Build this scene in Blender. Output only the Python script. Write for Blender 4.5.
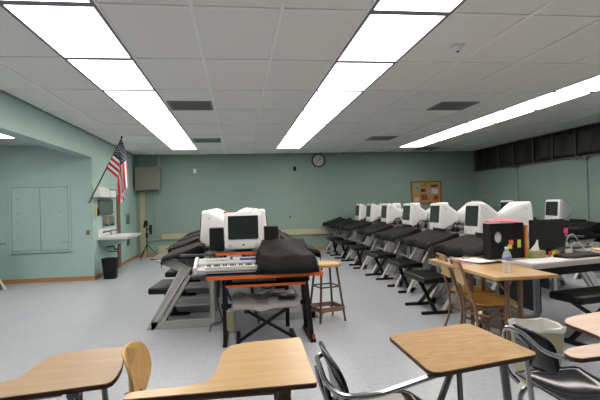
import bpy, bmesh, math, random
from mathutils import Vector, Matrix
PI = math.pi
random.seed(7)
for o in list(bpy.data.objects): bpy.data.objects.remove(o)
S = bpy.context.scene
COL = S.collection

# ------------------------------------------------------------------ camera
CZ = 1.315
yaw, pitch, roll = .13025, .0069, -.02645
fw = Vector((math.sin(yaw)*math.cos(pitch), math.cos(yaw)*math.cos(pitch), math.sin(pitch)))
rt = Vector((math.cos(yaw), -math.sin(yaw), 0)); up = rt.cross(fw)
rt2 = rt*math.cos(roll)+up*math.sin(roll); up2 = up*math.cos(roll)-rt*math.sin(roll)
cam = bpy.data.cameras.new('camera'); camo = bpy.data.objects.new('camera', cam); COL.objects.link(camo)
cam.sensor_width = 36; cam.lens = 28.8; cam.clip_end = 100
m = Matrix((rt2, up2, -fw)).transposed().to_4x4(); m.translation = Vector((0, 0, CZ)); camo.matrix_world = m
S.camera = camo

# ------------------------------------------------------------------ exposure and world
S.view_settings.view_transform = 'Standard'; S.view_settings.look = 'None'
S.view_settings.gamma = 1; S.view_settings.use_curve_mapping = False
S.view_settings.exposure = 0.88
LAMP = 4.9          # strength of the fluorescent diffusers
w = bpy.data.worlds.new('world'); S.world = w; w.use_nodes = True
w.node_tree.nodes['Background'].inputs[0].default_value = (.55, .6, .65, 1)
w.node_tree.nodes['Background'].inputs[1].default_value = .25

# ------------------------------------------------------------------ materials
def lin(c):
    c = c/255
    return c/12.92 if c <= .04045 else ((c+.055)/1.055)**2.4
def rgb(r, g, b): return (lin(r), lin(g), lin(b), 1)
def mat(name, col, rough=.6, metal=0, spec=.5, noise=0, nscale=20, bump=0, bscale=60, emit=None, es=0, alpha=1, trans=0, coat=0, stretch=(1,1,1), col2=None):
    M = bpy.data.materials.new(name); M.use_nodes = True
    nt = M.node_tree; P = nt.nodes['Principled BSDF']
    P.inputs['Base Color'].default_value = col; P.inputs['Roughness'].default_value = rough
    P.inputs['Metallic'].default_value = metal; P.inputs['Specular IOR Level'].default_value = spec
    P.inputs['Coat Weight'].default_value = coat
    P.inputs['Transmission Weight'].default_value = trans; P.inputs['Alpha'].default_value = alpha
    tc = nt.nodes.new('ShaderNodeTexCoord'); mp = nt.nodes.new('ShaderNodeMapping'); mp.inputs['Scale'].default_value = stretch
    nt.links.new(tc.outputs['Object'], mp.inputs[0])
    if noise or col2:
        n = nt.nodes.new('ShaderNodeTexNoise'); n.inputs['Scale'].default_value = nscale; n.inputs['Detail'].default_value = 5
        nt.links.new(mp.outputs[0], n.inputs[0])
        r = nt.nodes.new('ShaderNodeValToRGB')
        a = [max(0, c*(1-noise)) for c in col[:3]]+[1]; b = [min(1, c*(1+noise)) for c in (col2 or col)[:3]]+[1]
        r.color_ramp.elements[0].position = .35; r.color_ramp.elements[1].position = .65
        r.color_ramp.elements[0].color = a; r.color_ramp.elements[1].color = b
        nt.links.new(n.outputs[0], r.inputs[0]); nt.links.new(r.outputs[0], P.inputs['Base Color'])
    if bump:
        n2 = nt.nodes.new('ShaderNodeTexNoise'); n2.inputs['Scale'].default_value = bscale; n2.inputs['Detail'].default_value = 3
        nt.links.new(mp.outputs[0], n2.inputs[0])
        b = nt.nodes.new('ShaderNodeBump'); b.inputs['Strength'].default_value = bump; b.inputs['Distance'].default_value = .01
        nt.links.new(n2.outputs[0], b.inputs['Height']); nt.links.new(b.outputs[0], P.inputs['Normal'])
    if emit: P.inputs['Emission Color'].default_value = emit; P.inputs['Emission Strength'].default_value = es
    return M
def wood(name, c1, c2, scale=3, rough=.4, ax=(1, 12, 12), dist=3):
    M = bpy.data.materials.new(name); M.use_nodes = True; nt = M.node_tree; P = nt.nodes['Principled BSDF']
    P.inputs['Roughness'].default_value = rough
    tc = nt.nodes.new('ShaderNodeTexCoord'); mp = nt.nodes.new('ShaderNodeMapping'); mp.inputs['Scale'].default_value = ax
    nt.links.new(tc.outputs['Object'], mp.inputs[0])
    n = nt.nodes.new('ShaderNodeTexNoise'); n.inputs['Scale'].default_value = scale; n.inputs['Detail'].default_value = 6; n.inputs['Distortion'].default_value = dist
    nt.links.new(mp.outputs[0], n.inputs[0])
    r = nt.nodes.new('ShaderNodeValToRGB'); r.color_ramp.elements[0].position = .33; r.color_ramp.elements[1].position = .62
    r.color_ramp.elements[0].color = c1; r.color_ramp.elements[1].color = c2
    nt.links.new(n.outputs[0], r.inputs[0]); nt.links.new(r.outputs[0], P.inputs['Base Color'])
    return M

TEAL = mat('teal_paint_lit', rgb(160, 189, 186), .55, noise=.03, nscale=1.2, bump=.05, bscale=90)  # wall teal kept paler, brightness from the alcove lights put into the colour
TEALDIM = mat('teal_paint_dim', rgb(130, 152, 145), .6, noise=.03, nscale=1.2, bump=.05, bscale=90)  # same teal darkened: weaker light on these walls put into the colour
TEALDOOR = mat('teal_gloss', rgb(162, 191, 188), .4, noise=.02, nscale=2)
BASE = mat('tan_baseboard', rgb(170, 128, 78), .5)
WHITEC = mat('white_enamel', rgb(226, 228, 228), .25)
PLASTIC = mat('white_plastic', rgb(228, 230, 233), .35)
PLASTIC2 = mat('white_bezel', rgb(222, 225, 230), .3)
GREYP = mat('grey_plastic', rgb(150, 152, 150), .4)
SCREEN = mat('crt_glass', rgb(38, 44, 46), .12, spec=.7)
BLACK = mat('black_plastic', rgb(14, 14, 15), .5, spec=.3)
BLACKM = mat('black_metal', rgb(18, 17, 18), .5, spec=.3)
BLACKCLOTH = mat('black_nylon', rgb(20, 20, 22), .7, spec=.15, bump=.25, bscale=14)
VINYL = mat('black_vinyl', rgb(18, 18, 19), .45, spec=.3)
GREYM = mat('grey_metal', rgb(172, 173, 174), .42)
GREYD = mat('grey_metal_dark', rgb(58, 60, 62), .4, metal=.2)
CHROME = mat('chrome', rgb(180, 180, 184), .2, metal=1)
STEEL = mat('steel', rgb(120, 122, 126), .3, metal=.8)
ORANGE = mat('orange_edge', rgb(214, 96, 34), .4)
OAK = wood('oak_laminate', rgb(134, 98, 46), rgb(178, 138, 74), 2.6, .38, (1.4, 14, 14))
MAPLE = wood('maple_laminate', rgb(192, 156, 108), rgb(204, 170, 122), 2, .35, (1, 9, 9), 1)
TANL = wood('tan_laminate', rgb(162, 133, 104), rgb(172, 143, 113), 2, .4, (1, 9, 9), 1)
PINKL = wood('beige_laminate', rgb(200, 174, 156), rgb(210, 186, 168), 2, .4, (1, 9, 9), 1)
TABLEW = wood('table_laminate', rgb(172, 138, 90), rgb(190, 154, 106), 2, .35, (9, 1, 9), 1)
BLOND = wood('blond_plywood', rgb(200, 156, 88), rgb(212, 172, 106), 5, .35, (9, 9, 1), 1)
SEATW = wood('seat_plywood', rgb(176, 126, 48), rgb(202, 152, 70), 2, .35, (1, 9, 9), 1)
DKEDGE = mat('dark_edge', rgb(74, 42, 34), .5)
BROWNM = mat('brown_metal', rgb(140, 108, 86), .4, metal=.2)
BROWND = mat('dark_brown_metal', rgb(92, 70, 54), .45, metal=.2)
STOOLW = wood('stool_wood', rgb(176, 134, 80), rgb(204, 164, 104), 3, .4, (1, 8, 8), 1)
NAVY = mat('navy_plastic', rgb(18, 22, 36), .13, spec=.3)
CREAM = mat('cream_paint', rgb(176, 172, 142), .5)
HEATER = mat('heater_grey', rgb(124, 122, 114), .5)
RED = mat('flag_red', rgb(196, 28, 40), .7); WHITE = mat('cloth_white', rgb(232, 232, 236), .7); NAVYC = mat('flag_blue', rgb(34, 36, 78), .7)
PAPER = mat('paper', rgb(236, 238, 242), .7)
CORK = mat('cork', rgb(176, 142, 88), .8, noise=.25, nscale=60)
BINM = mat('bin_beige', rgb(160, 154, 122), .5)
LINER = mat('bin_liner', rgb(222, 222, 220), .35, bump=.4, bscale=30)
DESKGREY = mat('desk_grey', rgb(176, 168, 162), .4)
TRIMW = mat('brown_trim', rgb(120, 88, 56), .5)
VENTM = mat('vent_dark', rgb(136, 138, 134), .6)
GRID = mat('ceiling_grid', rgb(246, 246, 244), .5)
LAMPM = mat('diffuser', rgb(250, 250, 255), .5, emit=(1, .925, .83, 1), es=LAMP)
FRAMEM = mat('lamp_frame', rgb(120, 116, 132), .4)
SHADE = mat('blackout_cloth', rgb(26, 23, 22), .5, bump=.3, bscale=8)
SHADEB = mat('shade_bar', rgb(88, 84, 82), .5)
PINK = mat('pink_paper', rgb(236, 132, 146), .7); HOT = mat('hot_pink', rgb(236, 70, 130), .6)
YEL = mat('yellow_note', rgb(214, 218, 60), .6); SALM = mat('salmon_note', rgb(228, 110, 96), .6)
ORG = mat('orange_card', rgb(222, 140, 80), .6); GREENP = mat('green_paper', rgb(96, 170, 60), .6)
CYAN = mat('cyan_paper', rgb(80, 180, 200), .6); MINT = mat('mint_card', rgb(196, 206, 186), .6)
BLUE = mat('blue_cable', rgb(34, 50, 130), .5); REDM = mat('red_tape', rgb(190, 50, 50), .5)
TISSUE = mat('tissue_box', rgb(176, 150, 116), .6, noise=.15, nscale=50, col2=rgb(150, 160, 110))
WATER = mat('clear_bottle', rgb(225, 232, 238), .08, alpha=.35, spec=.8)
MIRROR = mat('mirror_glass', rgb(120, 140, 134), .12, metal=.7)

def floor_mat():
    M = bpy.data.materials.new('vinyl_tile'); M.use_nodes = True; nt = M.node_tree; P = nt.nodes['Principled BSDF']
    tc = nt.nodes.new('ShaderNodeTexCoord')
    n = nt.nodes.new('ShaderNodeTexNoise'); n.inputs['Scale'].default_value = 26; n.inputs['Detail'].default_value = 8; n.inputs['Roughness'].default_value = .75
    nt.links.new(tc.outputs['Object'], n.inputs[0])
    r = nt.nodes.new('ShaderNodeValToRGB'); r.color_ramp.elements[0].position = .3; r.color_ramp.elements[1].position = .7
    r.color_ramp.elements[0].color = rgb(155, 161, 171); r.color_ramp.elements[1].color = rgb(185, 190, 198)
    nt.links.new(n.outputs[0], r.inputs[0])
    b = nt.nodes.new('ShaderNodeTexBrick'); b.offset = 0; b.inputs['Scale'].default_value = 1
    b.inputs['Brick Width'].default_value = .305; b.inputs['Row Height'].default_value = .305; b.inputs['Mortar Size'].default_value = .0015
    b.inputs['Color1'].default_value = (1, 1, 1, 1); b.inputs['Color2'].default_value = (.965, .965, .97, 1); b.inputs['Mortar'].default_value = (.86, .86, .88, 1)
    nt.links.new(tc.outputs['Object'], b.inputs[0])
    mx = nt.nodes.new('ShaderNodeMix'); mx.data_type = 'RGBA'; mx.blend_type = 'MULTIPLY'; mx.inputs[0].default_value = 1
    nt.links.new(r.outputs[0], mx.inputs[6]); nt.links.new(b.outputs[0], mx.inputs[7]); nt.links.new(mx.outputs[2], P.inputs['Base Color'])
    P.inputs['Roughness'].default_value = .3; P.inputs['Specular IOR Level'].default_value = .4
    return M
FLOOR = floor_mat()
CEIL = mat('ceiling_tile', rgb(238, 237, 233), .85, noise=.06, nscale=70, bump=.25, bscale=160)

# ------------------------------------------------------------------ mesh builder
class MB:
    def __init__(s): s.bm = bmesh.new(); s.mi = 0; s.mats = []
    def use(s, M):
        if M not in s.mats: s.mats.append(M)
        s.mi = s.mats.index(M); return s
    def face(s, vs):
        try: f = s.bm.faces.new(vs); f.material_index = s.mi; f.smooth = True; return f
        except ValueError: return None
    def box(s, x0, x1, y0, y1, z0, z1, M=None):
        c = [Vector((x, y, z)) for x in (x0, x1) for y in (y0, y1) for z in (z0, z1)]
        if M: c = [M@v for v in c]
        v = [s.bm.verts.new(p) for p in c]
        for q in ((0,1,3,2), (4,6,7,5), (0,4,5,1), (2,3,7,6), (0,2,6,4), (1,5,7,3)): s.face([v[i] for i in q])
        return s
    def beam(s, p, q, w, h, ref=(0, 0, 1)):
        p, q = Vector(p), Vector(q); d = (q-p); L = d.length; d.normalize()
        a = d.cross(Vector(ref)); a = a.normalized() if a.length > 1e-4 else Vector((1, 0, 0)); b = a.cross(d)
        M = Matrix((a, d, b)).transposed().to_4x4(); M.translation = p
        return s.box(-w/2, w/2, 0, L, -h/2, h/2, M)
    def tube(s, pts, r, n=8, cap=True):
        pts = [Vector(p) for p in pts]; R = r if isinstance(r, (list, tuple)) else [r]*len(pts)
        rings = []; prev = None
        for i, p in enumerate(pts):
            t = (pts[min(i+1, len(pts)-1)]-pts[max(i-1, 0)]).normalized()
            if prev is None:
                a = t.cross(Vector((0, 0, 1)))
                if a.length < .05: a = t.cross(Vector((0, 1, 0)))
            else: a = prev-t*prev.dot(t)
            a.normalize(); prev = a; b = t.cross(a)
            rings.append([s.bm.verts.new(p+a*math.cos(2*PI*k/n)*R[i]+b*math.sin(2*PI*k/n)*R[i]) for k in range(n)])
        for i in range(len(rings)-1):
            for k in range(n): s.face([rings[i][k], rings[i][(k+1)%n], rings[i+1][(k+1)%n], rings[i+1][k]])
        if cap: s.face(rings[0][::-1]); s.face(rings[-1])
        return s
    def prism(s, poly, z0, z1, M=None):
        if sum(poly[i][0]*poly[(i+1)%len(poly)][1]-poly[(i+1)%len(poly)][0]*poly[i][1] for i in range(len(poly))) < 0: poly = poly[::-1]
        f = (lambda v: M@v) if M else (lambda v: v)
        a = [s.bm.verts.new(f(Vector((x, y, z0)))) for x, y in poly]; b = [s.bm.verts.new(f(Vector((x, y, z1)))) for x, y in poly]
        n = len(poly); s.face(a[::-1]); s.face(b)
        for i in range(n): s.face([a[i], a[(i+1)%n], b[(i+1)%n], b[i]])
        return s
    def lathe(s, prof, n=20, M=None):
        f = (lambda v: M@v) if M else (lambda v: v)
        rings = [[s.bm.verts.new(f(Vector((r*math.cos(2*PI*k/n), r*math.sin(2*PI*k/n), z)))) for k in range(n)] for r, z in prof]
        for i in range(len(rings)-1):
            for k in range(n): s.face([rings[i][k], rings[i][(k+1)%n], rings[i+1][(k+1)%n], rings[i+1][k]])
        s.face(rings[0][::-1]); s.face(rings[-1]); return s
    def loft(s, secs, cap=True):
        rings = [[s.bm.verts.new(Vector(p)) for p in sec] for sec in secs]; n = len(rings[0])
        for i in range(len(rings)-1):
            for k in range(n): s.face([rings[i][k], rings[i][(k+1)%n], rings[i+1][(k+1)%n], rings[i+1][k]])
        if cap: s.face(rings[0][::-1]); s.face(rings[-1])
        return s
    def grid(s, fn, nu, nv, thick=0, mfn=None):
        V = [[s.bm.verts.new(Vector(fn(i/nu, j/nv))) for j in range(nv+1)] for i in range(nu+1)]
        for i in range(nu):
            for j in range(nv):
                if mfn: s.use(mfn((i+.5)/nu, (j+.5)/nv))
                s.face([V[i][j], V[i+1][j], V[i+1][j+1], V[i][j+1]])
        return s

def obj(name, mb, M=None, parent=None, loc=(0, 0, 0), bevel=0, thick=0, sharp=35, subd=0):
    bm = mb.bm
    bmesh.ops.recalc_face_normals(bm, faces=bm.faces)
    for e in bm.edges:
        if len(e.link_faces) == 2 and e.calc_face_angle(0) > math.radians(sharp): e.smooth = False
    me = bpy.data.meshes.new(name); bm.to_mesh(me); bm.free()
    if mb.mats:
        for x in mb.mats: me.materials.append(x)
    elif M: me.materials.append(M)
    o = bpy.data.objects.new(name, me); COL.objects.link(o); o.location = loc
    if parent: o.parent = parent
    if thick: md = o.modifiers.new('solid', 'SOLIDIFY'); md.thickness = thick; md.offset = 0
    if subd: md = o.modifiers.new('sub', 'SUBSURF'); md.levels = subd; md.render_levels = subd
    if bevel: md = o.modifiers.new('bev', 'BEVEL'); md.width = bevel; md.segments = 2; md.limit_method = 'ANGLE'
    return o
def setp(o, label, cat, group=None):
    o['label'] = label; o['category'] = cat
    if group: o['group'] = group
    return o
def thing(name, label, cat, loc=(0, 0, 0), rz=0, group=None):
    o = bpy.data.objects.new(name, None); COL.objects.link(o); o.location = loc; o.rotation_euler = (0, 0, rz)
    o.empty_display_size = .1
    return setp(o, label, cat, group)
def dup(root, loc, rz=0, label=None, group=None, scale=None):
    def cp(o, par):
        c = o.copy(); COL.objects.link(c); c.parent = par
        for ch in [x for x in COL.objects if x.parent == o and x != c]: cp(ch, c)
        return c
    r = cp(root, None); r.location = loc; r.rotation_euler = (0, 0, rz)
    if label: r['label'] = label
    if group: r['group'] = group
    return r
def struct(name, mb, M=None, parent=None, **k):
    o = obj(name, mb, M, parent, **k)
    if not parent: o['kind'] = 'structure'
    return o
def fillet(pts, r=.04, n=4):
    pts = [Vector(p) for p in pts]; out = [pts[0]]
    for i in range(1, len(pts)-1):
        a, b, c = pts[i-1], pts[i], pts[i+1]; u = (a-b); v = (c-b); d = min(r, u.length*.45, v.length*.45)
        p = b+u.normalized()*d; q = b+v.normalized()*d
        for k in range(n+1):
            t = k/n; out.append(p*(1-t)**2+b*2*t*(1-t)+q*t*t)
    out.append(pts[-1]); return out
def rrect(x0, x1, y0, y1, r, n=4):
    out = []
    for cx, cy, a in ((x1-r, y1-r, 0), (x0+r, y1-r, 90), (x0+r, y0+r, 180), (x1-r, y0+r, 270)):
        for k in range(n+1):
            t = math.radians(a+90*k/n); out.append((cx+r*math.cos(t), cy+r*math.sin(t)))
    return out
def ORD(i): return ('first', 'second', 'third', 'fourth', 'fifth', 'sixth', 'seventh', 'eighth', 'ninth', 'tenth')[i]

# ================================================================== ROOM
XL, XR, YB, YF, H = -2.65, 6.82, 13.13, -2.6, 2.70
YA = 9.30           # the recessed wall that carries the cupboard
XA = -7.5           # far side of the alcove on the left
b = MB(); b.box(XA, XR+.1, YF, YB+.1, -.1, 0); struct('floor', b, FLOOR)
b = MB(); b.box(XL-.12, XR+.1, YF, YB+.1, H, H+.1); struct('ceiling', b, CEIL)
HA = 2.50
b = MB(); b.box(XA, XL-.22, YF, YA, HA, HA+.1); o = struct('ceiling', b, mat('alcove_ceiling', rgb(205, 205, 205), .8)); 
b = MB(); b.box(XL-.12, XR+.1, YB, YB+.15, 0, H); struct('wall_back', b, TEALDIM)
b = MB(); b.box(XR, XR+.15, YF, YB, 0, H); struct('wall_right', b, TEALDIM)
b = MB(); b.box(XL-.15, XL, YA+.15, YB, 0, H); struct('wall_left', b, TEAL)
b = MB(); b.box(XA, XL, YA, YA+.15, 0, H); struct('wall_alcove', b, TEAL)
b = MB(); b.box(XL-.22, XL, YF, YA, 2.27, H); struct('trim_1', b, TEAL)      # beam over the alcove opening
b = MB(); b.box(XA-.15, XA, YF, YA, 0, H); struct('wall_alcove_side', b, TEAL)
b = MB(); b.box(XA, XR, YF-.15, YF, 0, H); struct('wall_front', b, TEALDIM)
for nm, bx in (('baseboard_back', (XL, XR, YB-.012, YB, 0, .075)), ('baseboard_alcove', (XA, XL+.012, YA-.012, YA, 0, .075)),
               ('baseboard_left', (XL, XL+.012, YA, YB, 0, .075)), ('baseboard_right', (XR-.012, XR, YF, YB, 0, .075))):
    b = MB(); b.box(*bx); struct(nm, b, BASE)
# ceiling grid
GX0, GP, GY0, GQ = -1.54, .6299, 3.375, 1.2192
b = MB()
for k in range(-1, 14):
    x = GX0+GP*k; b.box(x-.014, x+.014, YF, YB, H-.011, H)
for j in range(-4, 9):
    y = GY0+GQ*j
    if YF < y < YB: b.box(XL, XR, y-.013, y+.013, H-.0105, H)
struct('trim_2', b, GRID)
# wall angle where ceiling meets walls
b = MB(); b.box(XL, XR, YB-.02, YB, H-.02, H); b.box(XR-.02, XR, YF, YB-.02, H-.02, H); b.box(XL, XL+.02, YF, YB-.02, H-.02, H); struct('trim_3', b, TEALDIM)

# ---- light troffers
def make_troffer():
    t = thing('ceiling_light', '', 'ceiling light')
    f = MB(); W, L = GP/2, GQ/2
    for x0, x1, y0, y1 in ((-W, -W+.028, -L, L), (W-.028, W, -L, L), (-W+.028, W-.028, -L, -L+.038), (-W+.028, W-.028, L-.038, L)): f.box(x0, x1, y0, y1, -.012, -.0005)
    obj('light_frame', f, FRAMEM, t)
    d = MB(); d.box(-W+.029, W-.029, -L+.039, L-.039, -.009, -.001); obj('diffuser', d, LAMPM, t)
    return t
tro = make_troffer(); first = True
strips = [('left', -1.225), ('middle', 1.295), ('right', 4.445)]
for sn, cx in strips:
    n = 0
    for j in range(6, -3, -1):
        cy = GY0+GQ*(j+.5)
        if j == -2 and sn == 'right': pass
        lab = 'lit fluorescent ceiling panel, %s from the back wall in the %s row' % (ORD(n), sn)
        if first: tro.location = (cx, cy, H); o = tro; first = False
        else: o = dup(tro, (cx, cy, H))
        o['label'] = lab; o['group'] = 'fluorescent panels in the %s row' % sn; n += 1
# alcove lights (the first is seen at the left edge under the beam)
for k, (x, y) in enumerate(((-3.75, 7.7), (-4.9, 3.4), (-4.4, 5.6))):
    dup(tro, (x, y, HA), 0, ['lit ceiling panel glimpsed under the beam at the left edge', 'lit ceiling panel of the side space, nearest the camera', 'lit ceiling panel of the side space, middle one'][k], 'lights of the side space')

# ---- ceiling vents
def make_vent(wx, wy):
    t = thing('ceiling_vent', '', 'vent')
    f = MB()
    for x0, x1, y0, y1 in ((-wx, -wx+.03, -wy, wy), (wx-.03, wx, -wy, wy), (-wx+.03, wx-.03, -wy, -wy+.03), (-wx+.03, wx-.03, wy-.03, wy)): f.box(x0, x1, y0, y1, -.014, -.0005)
    obj('vent_frame', f, VENTM, t)
    s_ = MB()
    for i in range(9):
        y = -wy+.04+i*(2*wy-.08)/8; s_.box(-wx+.03, wx-.03, y-.018, y+.012, -.010, -.007, Matrix.Identity(4))
    obj('louvre', s_, VENTM, t); d = MB(); d.box(-wx+.03, wx-.03, -wy+.03, wy-.03, -.004, -.0006); obj('backing', d, BLACKM, t)
    return t
vt = make_vent(.29, .285)
VL = [(-.595, 6.72, 'dark square ceiling vent beside the left row of lights, nearer one'), (-.595, 10.3, 'dark ceiling vent beside the left row of lights, farther one'),
      (3.185, 6.74, 'dark ceiling vent between middle and right light rows, nearer one'), (3.15, 10.2, 'dark ceiling vent between middle and right light rows, farther one'), (5.07, 12.38, 'dark ceiling vent near the back wall beyond the right row of lights')]
for i, (x, y, l) in enumerate(VL):
    if i == 0: vt.location = (x, y, H); o = vt
    else: o = dup(vt, (x, y, H))
    o['label'] = l; o['group'] = 'ceiling vents'
t = thing('smoke_detector', 'small round white smoke detector on the ceiling at upper right', 'smoke detector', (2.0, 4.08, H))
b = MB(); b.lathe([(.058, -.012), (.062, -.006), (.062, -.0005)], 20); obj('base', b, WHITEC, t)
b = MB(); b.lathe([(.02, -.055), (.034, -.05), (.04, -.03), (.046, -.013)], 20); obj('sensor_dome', b, PLASTIC, t)
b = MB(); b.lathe([(.012, -.0625), (.016, -.056)], 10); obj('sensor', b, BLACK, t)

# ---- recessed cupboard on the alcove wall
t = thing('wall_cupboard', 'flush teal double-door cupboard set in the left wall', 'cupboard', (-3.56, YA, .54))
b = MB()
for x0, x1, z0, z1 in ((-.53, -.49, 0, 1.23), (.49, .53, 0, 1.23), (-.49, .49, 0, .035), (-.49, .49, 1.195, 1.23)): b.box(x0, x1, -.03, 0, z0, z1)
obj('cupboard_frame', b, TEALDOOR, t, bevel=.003); obj('back_board', MB().box(-.49, .49, -.004, 0, .035, 1.195), GREYD, t)
for s in (-1, 1):
    b = MB(); x0, x1 = (-.483, -.004) if s < 0 else (.004, .483)
    b.box(x0, x1, -.018, -.0045, .042, 1.188)
    if s < 0:
        for z in (.42, .8): b.box(x0+.005, x1-.11, -.020, -.018, z, z+.006)
        b.box(x1-.11, x1-.1, -.021, -.018, .05, 1.18); b.box(x1-.05, x1-.04, -.021, -.018, .05, 1.18)
    else:
        b.box(x0+.07, x0+.078, -.021, -.018, .05, 1.18); b.box(x1-.09, x1-.082, -.021, -.018, .05, 1.18)
    d = obj('door', b, TEALDOOR, t, bevel=.002)
    b = MB()
    for (x, z) in (((-.38, .98), (-.38, .72), (-.38, .56), (-.38, .3)) if s < 0 else ((.34, .74), (.37, .18), (.42, .18), (.46, .18))):
        b.lathe([(.008, 0), (.009, .003), (.004, .006)], 8, Matrix.Translation((x, -.018, z))@Matrix.Rotation(PI/2, 4, 'X'))
    obj('bolt', b, BLACKM, d)
setp(obj('wall_switch', MB().box(XL-.12, XL-.06, YA-.012, YA, 1.44-.6, 1.52-.6), TRIMW), 'small dark wall plate at the wall corner beside the cupboard', 'wall plate')

# ---- flag
t = thing('flag', 'small American flag drooping from a slanted pole on the left wall', 'flag', (-2.69, 9.27, 1.46))
P0 = Vector((0, 0, 0)); P1 = Vector((.60, -.04, 1.14))
b = MB(); b.tube([P0, P1], .012, 8); b.lathe([(.003, 0), (.02, .015), (.02, .03), (.004, .05)], 8, Matrix.Translation(P1)); obj('pole', b, BLACKM, t)
b = MB(); b.tube([P0-Vector((.03, 0, .03)), P0+Vector((.04, .01, .07))], .02, 8); obj('pole_bracket', b, STEEL, t)
px = .0186
def flagpt(u, v):       # v: 0 at pole tip .. 1 low; u along the fly
    h = P1.lerp(P0, .02+.46*v)
    L = (47-6*v)*px*u; d1 = (2+13*v)*px
    dx, dz = .74, -.67
    if L < d1: x, z, over = dx*L, dz*L, 0
    else: over = L-d1; x, z = dx*d1+over*.06, dz*d1-over
    k = min(1, over/.15)
    fold = .055*math.sin(v*15+u*2.5)*(.25+.75*u)
    return Vector((h.x+x+.035*math.sin(v*9+1)*k, h.y+fold-.02, h.z+z+.0))
NU, NV = 36, 26
b = MB()
def fm(u, v):
    st = int(v*13)
    if u < .42 and v < 7/13: return NAVYC
    return RED if st % 2 == 0 else WHITE
b.use(RED); b.use(WHITE); b.use(NAVYC); b.grid(flagpt, NU, NV, mfn=fm)
fl = obj('cloth', b, None, t, thick=.002, sharp=180)
b = MB()
for i in range(9):
    for j in range(6 if i % 2 == 0 else 5):
        v = (j+.6+(.5 if i % 2 else 0))/6.6*7/13; u = .03+i*.043
        c = flagpt(u, v); e1 = (flagpt(u+.01, v)-c).normalized(); e2 = (flagpt(u, v+.01)-c).normalized(); n = e1.cross(e2).normalized()
        for sgn in (1, -1):
            vs = [b.bm.verts.new(c+n*sgn*.0025+(e1*math.cos(k*PI/5)+e2*math.sin(k*PI/5))*(.012 if k % 2 == 0 else .0055)) for k in range(10)]
            b.face(vs)
obj('stars', b, WHITE, fl)

# ---- sink corner on the left wall
X = XL
t = thing('wall_sink', 'white wall-hung trough sink with two taps on the left wall', 'sink', (X, 10.15, .72))
b = MB()
y0, y1, D = -.62, .62, .56
b.loft([[(0, y0, 0), (D, y0+.04, 0), (D, y1-.04, 0), (0, y1, 0)], [(0, y0, .05), (D+.02, y0, .05), (D+.02, y1, .05), (0, y1, .05)]])
b.use(WHITEC)
b.use(TEALDOOR); b.loft([[(.02, y0+.25, -.15), (D-.3, y0+.3, -.13), (D-.3, y1-.3, -.13), (.02, y1-.25, -.15)], [(0, y0+.10, 0), (D-.12, y0+.12, 0), (D-.12, y1-.12, 0), (0, y1-.10, 0)]]); b.use(WHITEC)  # bowl under the rim coloured teal to paint its shade
b.box(.06, D-.04, y0+.06, y1-.06, .0505, .052)
obj('basin', b, WHITEC, t, bevel=.012)
b = MB(); b.box(0, .035, y0, y1, .05, .2); obj('backsplash', b, WHITEC, t, bevel=.01)
for yy in (-.25, .25):
    b = MB(); b.tube(fillet([(.03, yy, .13), (.1, yy, .15), (.17, yy, .12), (.17, yy, .07)], .04), .012, 8)
    for s in (-.09, .09): b.tube([(.035, yy+s, .13), (.09, yy+s, .14)], .014, 8); b.box(.08, .1, yy+s-.03, yy+s+.03, .13, .15)
    b.box(.04, .06, yy-.1, yy+.1, .12, .14)
    obj('tap', b, STEEL, t)
b = MB(); b.tube(fillet([(.25, 0, -.1), (.25, 0, -.24), (.16, 0, -.24), (.16, 0, -.18), (.0, 0, -.18)], .03), .02, 8); obj('drain_pipe', b, STEEL, t)
b = MB(); b.tube(fillet([(.2, .2, -.13), (.2, .2, -.3), (0, .2, -.3)], .03), .012, 8); obj('supply_pipe', b, STEEL, t)
setp(obj('mirror_cabinet', MB().use(STEEL).box(X, X+.04, 9.6, 10.62, 1.2, 1.49).use(MIRROR).box(X+.04, X+.043, 9.63, 10.59, 1.23, 1.46)), 'grey rectangular mirror above the white sink', 'mirror')
b = MB(); b.box(X, X+.13, 9.32, 10.02, 1.53, 1.72); t = setp(obj('towel_dispenser', b, WHITEC, bevel=.01), 'white paper towel box above the mirror, nearer one', 'dispenser', 'boxes above the mirror')
t2 = thing('towel_dispenser', 'white box with dark frame above the mirror, beside the hanging flag', 'dispenser', (X, 10.37, 1.53), 0, 'boxes above the mirror')
obj('case', MB().box(0, .1, -.27, .3, 0, .17), PLASTIC, t2, bevel=.008); obj('front_frame', MB().box(.1, .108, -.27, .3, .0, .012).box(.1, .108, -.27, .3, .158, .17).box(.1, .108, -.27, -.25, .012, .158).box(.1, .108, .28, .3, .012, .158), BLACKM, t2)
for k, yy in enumerate((9.98, 10.42)):
    t = thing('soap_dispenser', ['dark wall soap dispenser over the sink, nearer of two', 'dark wall soap dispenser over the sink, farther of two'][k], 'soap dispenser', (X, yy, .98), 0, 'soap dispensers')
    obj('case', MB().box(0, .1, -.06, .06, .02, .19), HEATER, t, bevel=.01); obj('push_button', MB().box(.03, .09, -.04, .04, -.015, .02), BLACK, t)
t = thing('note_holder', 'cream note pad holder with dark handset left of the mirror', 'wall fixture', (X, 9.45, 1.18))
obj('plate', MB().box(0, .03, -.06, .06, 0, .22), mat('cream_plastic', rgb(190, 180, 130), .5), t, bevel=.004); obj('handset', MB().box(.03, .06, .02, .05, 0, .14), BLACK, t, bevel=.005)
struct('trim_4', MB().box(X, X+.03, 11.05, 11.27, 0, 1.60), TRIMW)
t = thing('waste_bin', 'black plastic waste bin under the wall sink', 'bin', (-2.39, 9.42, 0))
b = MB(); n = 24
def sq(r, z, e=.35): return [(r*math.copysign(abs(math.cos(2*PI*k/n))**e, math.cos(2*PI*k/n)), r*math.copysign(abs(math.sin(2*PI*k/n))**e, math.sin(2*PI*k/n)), z) for k in range(n)]
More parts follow.
